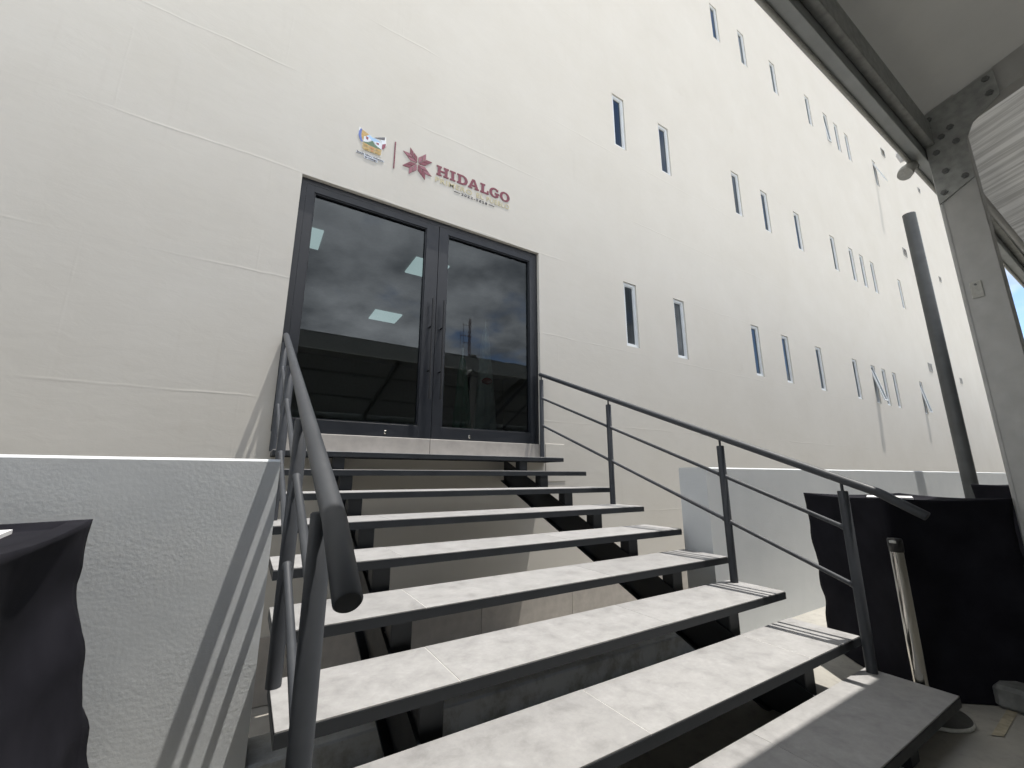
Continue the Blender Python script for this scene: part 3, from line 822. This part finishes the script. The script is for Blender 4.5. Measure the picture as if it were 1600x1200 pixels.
# portals
PX = [-16.3, -11.3, -6.3, -1.3, 3.66, 8.66, 13.66, 18.66, 23.66, 28.66, 33.5]
def portal(x, detail):
    x1 = x + 0.13
    c = MB().box(x, x1, -3.742, -3.550, 0.02, 3.78, 0.006)
    # grooves of the extrusion
    for yy in (-3.735, -3.565): c.box(x - 0.005, x + 0.001, yy - 0.004, yy + 0.004, 0.05, 3.30)
    co = c.build('column', 'aluminium', mq, (x, -3.6, 0))
    if detail:
        # gusset plates with bolts at the knee
        g = [(-3.556, 3.02), (-3.738, 3.12), (-3.745, 3.40), (-3.79, 3.50), (-3.93, 3.60), (-3.93, 3.80), (-3.556, 3.71)]
        gp = MB().prism(g, 'x', x - 0.012, x - 0.0005).build('gusset_plate', 'galvanised', co)
        for by, bz in ((-3.59, 3.09), (-3.70, 3.15), (-3.62, 3.24), (-3.60, 3.40), (-3.70, 3.42), (-3.64, 3.50), (-3.585, 3.60), (-3.69, 3.54), (-3.89, 3.64), (-3.89, 3.75), (-3.60, 3.67)):
            b = MB(); b.tube([(x - 0.012, by, bz), (x - 0.023, by, bz)], 0.019, 6); b.tube([(x - 0.023, by, bz), (x - 0.030, by, bz)], 0.010, 8)
            b.build('bolt', 'bolt_steel', co)
        pt = MB().box(x - 0.008, x - 0.001, -3.650, -3.595, 2.31, 2.42, 0.003).build('rating_plate', 'plate_white', co)
        MB().tube([(x - 0.008, -3.622, 2.398), (x - 0.012, -3.622, 2.398)], 0.007, 8).build('rivet', 'bolt_steel', co)
        box('base_plate', 'galvanised', co, x - 0.09, x1 + 0.09, -3.80, -3.49, 0.002, 0.018)
    # rafters
    for ya, yb in ((-3.60, RY), (-13.6, RY)):
        za, zb = roofz(ya) - 0.004, roofz(yb) - 0.004
        h = 0.20
        MB().prism([(ya, za), (yb, zb), (yb, zb - h), (ya, za - h)], 'x', x + 0.012, x1 - 0.012).build('rafter', 'aluminium', mq)
    MB().box(x, x1, -13.69, -13.50, 0.02, 3.70).build('column', 'aluminium', mq, (x, -13.6, 0))
for x in PX: portal(x, abs(x - 3.66) < 0.01)
# roof membranes, one sheet per bay and side
for k in range(len(PX) - 1):
    x0, x1 = PX[k] + 0.065, PX[k + 1] + 0.065
    nearb = k == 4
    for side in (0, 1):
        ya, yb = (-3.525, RY) if side == 0 else (-13.7, RY)
        m = MB(); nx, ny = (90, 16) if (nearb and side == 0) else (10, 8)
        for j in range(ny + 1):
            y = ya + (yb - ya) * j / ny
            for i in range(nx + 1):
                x = x0 + (x1 - x0) * i / nx; s_ = math.sin(math.pi * i / nx)
                z = roofz(y) - 0.06 * s_ * math.sin(math.pi * j / ny)
                if nearb and side == 0:
                    z += 0.045 * s_ * (noise.noise((x * 4.3, y * 0.35, 1.7)) + 0.5 * noise.noise((x * 11, y * 0.5, 5.1)))
                m.v.append((x, y, z))
        for j in range(ny):
            for i in range(nx):
                a = j * (nx + 1) + i; m.f.append((a, a + 1, a + nx + 2, a + nx + 1)); m.sm.append(True)
        m.build('roof_membrane', 'tent_film' if nearb and side == 0 else 'tent_membrane', mq)
# purlins
for y in (-5.2, -6.9, RY, -10.3, -12.0):
    MB().box(MX0, MX1, y - 0.03, y + 0.03, roofz(y) - 0.16, roofz(y) - 0.08).build('purlin', 'aluminium', mq)
# rear side wall of horizontal sheets on rails
for k in range(7):
    z0 = 0.05 + 0.58 * k
    MB().box(MX0, MX1, -13.82, -13.78, z0, z0 + 0.565).build('wall_sheet', 'panel_sheet', mq)
    MB().box(MX0, MX1, -13.78, -13.74, z0 + 0.54, z0 + 0.60).build('rail', 'eave_metal', mq)
# brace inside the next bay seen past the column
MB().tube([(3.86, -3.60, 3.50), (8.66, -3.66, 3.47)], 0.028, 10).build('brace', 'aluminium', mq)

# rolled plastic sheet under the eave beside the column
rp = empty('rolled_sheet', (3.50, -3.44, 3.30), 'rolled end of whitish plastic sheet tied below the marquee eave', 'plastic sheet')
m = MB()
m.tube([(3.67, -3.470, 3.395), (3.62, -3.464, 3.375), (3.57, -3.458, 3.335), (3.53, -3.452, 3.295), (3.51, -3.449, 3.272)], [0.034, 0.044, 0.040, 0.047, 0.043], 18)
m.v = [(x, y, z + 0.006 * noise.noise((x * 30, y * 30, z * 30))) for x, y, z in m.v]
m.build('roll', 'plate_white', rp)
MB().tube([(3.52, -3.455, 3.38), (3.50, -3.45, 3.43), (3.54, -3.47, 3.45)], [0.018, 0.026, 0.012], 9).build('tie', 'paper', rp)

# ------------------------------------------------------------------ black covered tables
def table(c0, ux, uy, lx, ly, h, label, seed, pinch=0.05, flare=0.0):
    """c0 corner, ux / uy unit edge directions, lengths lx ly"""
    c0 = Vector(c0).to_3d(); ux = Vector((ux[0], ux[1], 0)).normalized(); uy = Vector((uy[0], uy[1], 0)).normalized()
    cs = [c0, c0 + ux * lx, c0 + ux * lx + uy * ly, c0 + uy * ly]
    ctr = (cs[0] + cs[2]) / 2
    e_ = empty('covered_table', (ctr.x, ctr.y, 0), label, 'table', 'tables in black stretch covers')
    per = []; ns = 26
    for k in range(4):
        for i in range(ns):
            per.append((k + i / ns, cs[k].lerp(cs[(k + 1) % 4], i / ns), (i / ns)))
    m = MB(); rows = 46; n = len(per)
    for j in range(rows + 1):
        t_ = j / rows; z = h * (1 - t_)
        for s_, p_, fr in per:
            edge = math.sin(math.pi * fr)          # 0 at corners
            inn = pinch * math.sin(math.pi * min(1, t_ * (1.02 if not flare else 1.8))) * (0.55 + 0.75 * edge) - flare * t_ * (1 - 0.4 * edge)
            # diagonal stretch wrinkles and bumps at the legs
            wr = 0.024 * noise.noise((p_.x * 2.2 + seed, p_.y * 2.2, z * 2.6 + s_)) + 0.016 * noise.noise((p_.x * 1.3 + z * 4.5, p_.y * 1.3 - z * 4.5, seed))
            kn = 0.030 * max(0, noise.noise((seed + s_ * 0.2, z * 6.5, 2.0))) * (1 - edge)
            d = (ctr - p_); d.z = 0; d.normalize()
            q = p_ + d * (inn + (wr * min(1, 4 * t_)) - kn)
            dip = 0.014 * edge * (1 - t_) ** 10
            m.v.append((q.x, q.y, max(0.004, z - dip + 0.004)))
    for j in range(rows):
        for i in range(n):
            a, b = j * n + i, j * n + (i + 1) % n; m.f.append((a, b, b + n, a + n)); m.sm.append(True)
    # top: rim then shallow sunken panel
    base = len(m.v); rings = [(0.985, 0.004), (0.93, 0.002), (0.90, -0.016), (0.45, -0.022), (0.0, -0.024)]
    prev = 0
    for ri, (sc, dz) in enumerate(rings):
        st_ = len(m.v)
        for s_, p_, fr in per:
            q = ctr + (p_ - ctr) * sc
            dip = 0.014 * math.sin(math.pi * fr)
            m.v.append((q.x, q.y, h + dz - dip * (1 if ri < 2 else 0)))
        for i in range(n):
            m.f.append((prev + (i + 1) % n, prev + i, st_ + i, st_ + (i + 1) % n)); m.sm.append(ri > 1)
        prev = st_
    m.build('cover', 'black_cloth', e_, fix=False)
    # table top and legs under the cover
    tb = MB()
    vs = [ctr + (p_ - ctr) * 0.88 for p_ in cs]
    tb.prism([(q.x, q.y) for q in vs], 'z', h - 0.07, h - 0.04); tb.build('table_top', 'black_plastic', e_)
    for q in [ctr + (p_ - ctr) * 0.80 for p_ in cs]:
        MB().tube([(q.x, q.y, 0.0), (q.x, q.y, h - 0.07)], 0.02, 8).build('leg', 'black_plastic', e_)
    return e_, cs, ctr
table((3.05, -3.14), (0.80, -0.60), (0.60, 0.80), 0.70, 0.81, 1.062, 'table in black stretch cover right of the stairs behind the belt stanchion', 3.1, 0.045)
table((-0.585, -2.335), (-1.0, 0.10), (0.05, -1.0), 1.3, 0.80, 1.058, 'table in black stretch cover at left in front of the low wall', 9.4, 0.050, 0.15)
table((6.0, -3.50), (0.995, -0.10), (0.10, 0.995), 1.5, 0.58, 1.11, 'far black covered table by the foot of the dark pole', 5.7, 0.04)
def sheet(x, y, z, w, d, rot, label):
    M4 = Matrix.Translation((x, y, z)) @ Matrix.Rotation(rot, 4, 'Z')
    m = MB(); m.box(-w / 2, w / 2, -d / 2, d / 2, 0, 0.012, 0, M4)
    tag(m.build('paper_stack', 'paper', None, (x, y, z)), label, 'paper')
sheet(-0.83, -2.66, 1.040, 0.30, 0.36, 0.15, 'white paper lying on the black table at left')
sheet(3.66, -2.98, 1.042, 0.30, 0.24, 0.3, 'white paper lying on the black table right of the stairs')

# ------------------------------------------------------------------ belt stanchion
sx, sy = 2.905, -3.20
sn = empty('belt_stanchion', (sx, sy, 0), 'chrome belt stanchion with black head in front of the black table', 'stanchion')
MB().lathe((sx, sy, 0.002), [(0.001, 0.0), (0.165, 0.0), (0.168, 0.012), (0.160, 0.024), (0.10, 0.042), (0.045, 0.052), (0.034, 0.06)], 40).build('base', 'dark_base', sn)
MB().lathe((sx, sy, 0.002), [(0.1665, 0.001), (0.171, 0.004), (0.171, 0.016), (0.1665, 0.019)], 40).build('base_ring', 'plate_white', sn)
MB().tube([(sx, sy, 0.05), (sx, sy, 0.785)], 0.031, 28).build('post', 'chrome', sn)
hd = MB().lathe((sx, sy, 0.785), [(0.001, 0), (0.033, 0.0), (0.0335, 0.064), (0.030, 0.070), (0.001, 0.071)], 28).build('head', 'black_plastic', sn)
box('belt_clip', 'plate_white', hd, sx - 0.038, sx - 0.030, sy - 0.015, sy + 0.015, 0.832, 0.846, 0.002)

# ------------------------------------------------------------------ dark pole, ballast, mast
px_, py_ = 8.50, -2.43
po = empty('steel_pole', (px_, py_, 0), 'tall dark grey steel pole standing behind the black tables', 'pole')
MB().tube([(px_, py_, 0.02), (px_, py_, 5.36)], 0.082, 32, False).build('shaft', 'pole_paint', po)
MB().lathe((px_, py_, 5.35), [(0.083, 0.0), (0.083, 0.008), (0.001, 0.012)], 32).build('cap', 'pole_paint', po)
box('foot_plate', 'pole_paint', po, px_ - 0.22, px_ + 0.22, py_ - 0.22, py_ + 0.22, 0.003, 0.02)

bl = empty('ballast_block', (3.38, -3.46, 0), 'small grey concrete ballast block at the foot of the marquee column', 'weight')
m = MB(); m.box(3.30, 3.47, -3.56, -3.37, 0.003, 0.115, 0.018); m.build('block', 'ballast', bl)
MB().tube([(3.37, -3.50, 0.110), (3.37, -3.50, 0.155), (3.40, -3.50, 0.165), (3.43, -3.50, 0.155), (3.43, -3.50, 0.110)], 0.008, 8).build('lifting_loop', 'galvanised', bl)

ms = empty('antenna_mast', (16.4, -30.0, -0.5), 'slender lattice antenna mast mirrored in the right door pane', 'antenna')
for a in range(3):
    dx, dy = 0.16 * math.cos(a * 2.094), 0.16 * math.sin(a * 2.094)
    MB().tube([(16.4 + dx, -30 + dy, -0.5), (16.4 + dx * 0.6, -30 + dy * 0.6, 16.0)], 0.028, 6).build('mast_leg', 'rust_mast', ms)
m = MB()
for k in range(38):
    z = k * 0.42
    for a in range(3):
        p0 = (16.4 + 0.15 * math.cos(a * 2.094), -30 + 0.15 * math.sin(a * 2.094), z); p1 = (16.4 + 0.15 * math.cos((a + 1) * 2.094), -30 + 0.15 * math.sin((a + 1) * 2.094), z + 0.42)
        m.tube([p0, p1], 0.012, 4, False)
m.build('lattice', 'rust_mast', ms)
for z, l in ((15.25, 1.0), (14.15, 1.25), (13.5, 0.8)):
    MB().tube([(16.4 - l * 0.75, -30, z), (16.4 + l * 0.2, -30, z)], 0.03, 6).build('cross_arm', 'rust_mast', ms)
for x, z0, z1 in ((15.75, 13.0, 15.4), (15.45, 12.9, 14.5)):
    MB().tube([(x, -30, z0), (x, -30, z1)], 0.02, 6).build('whip_aerial', 'rust_mast', ms)
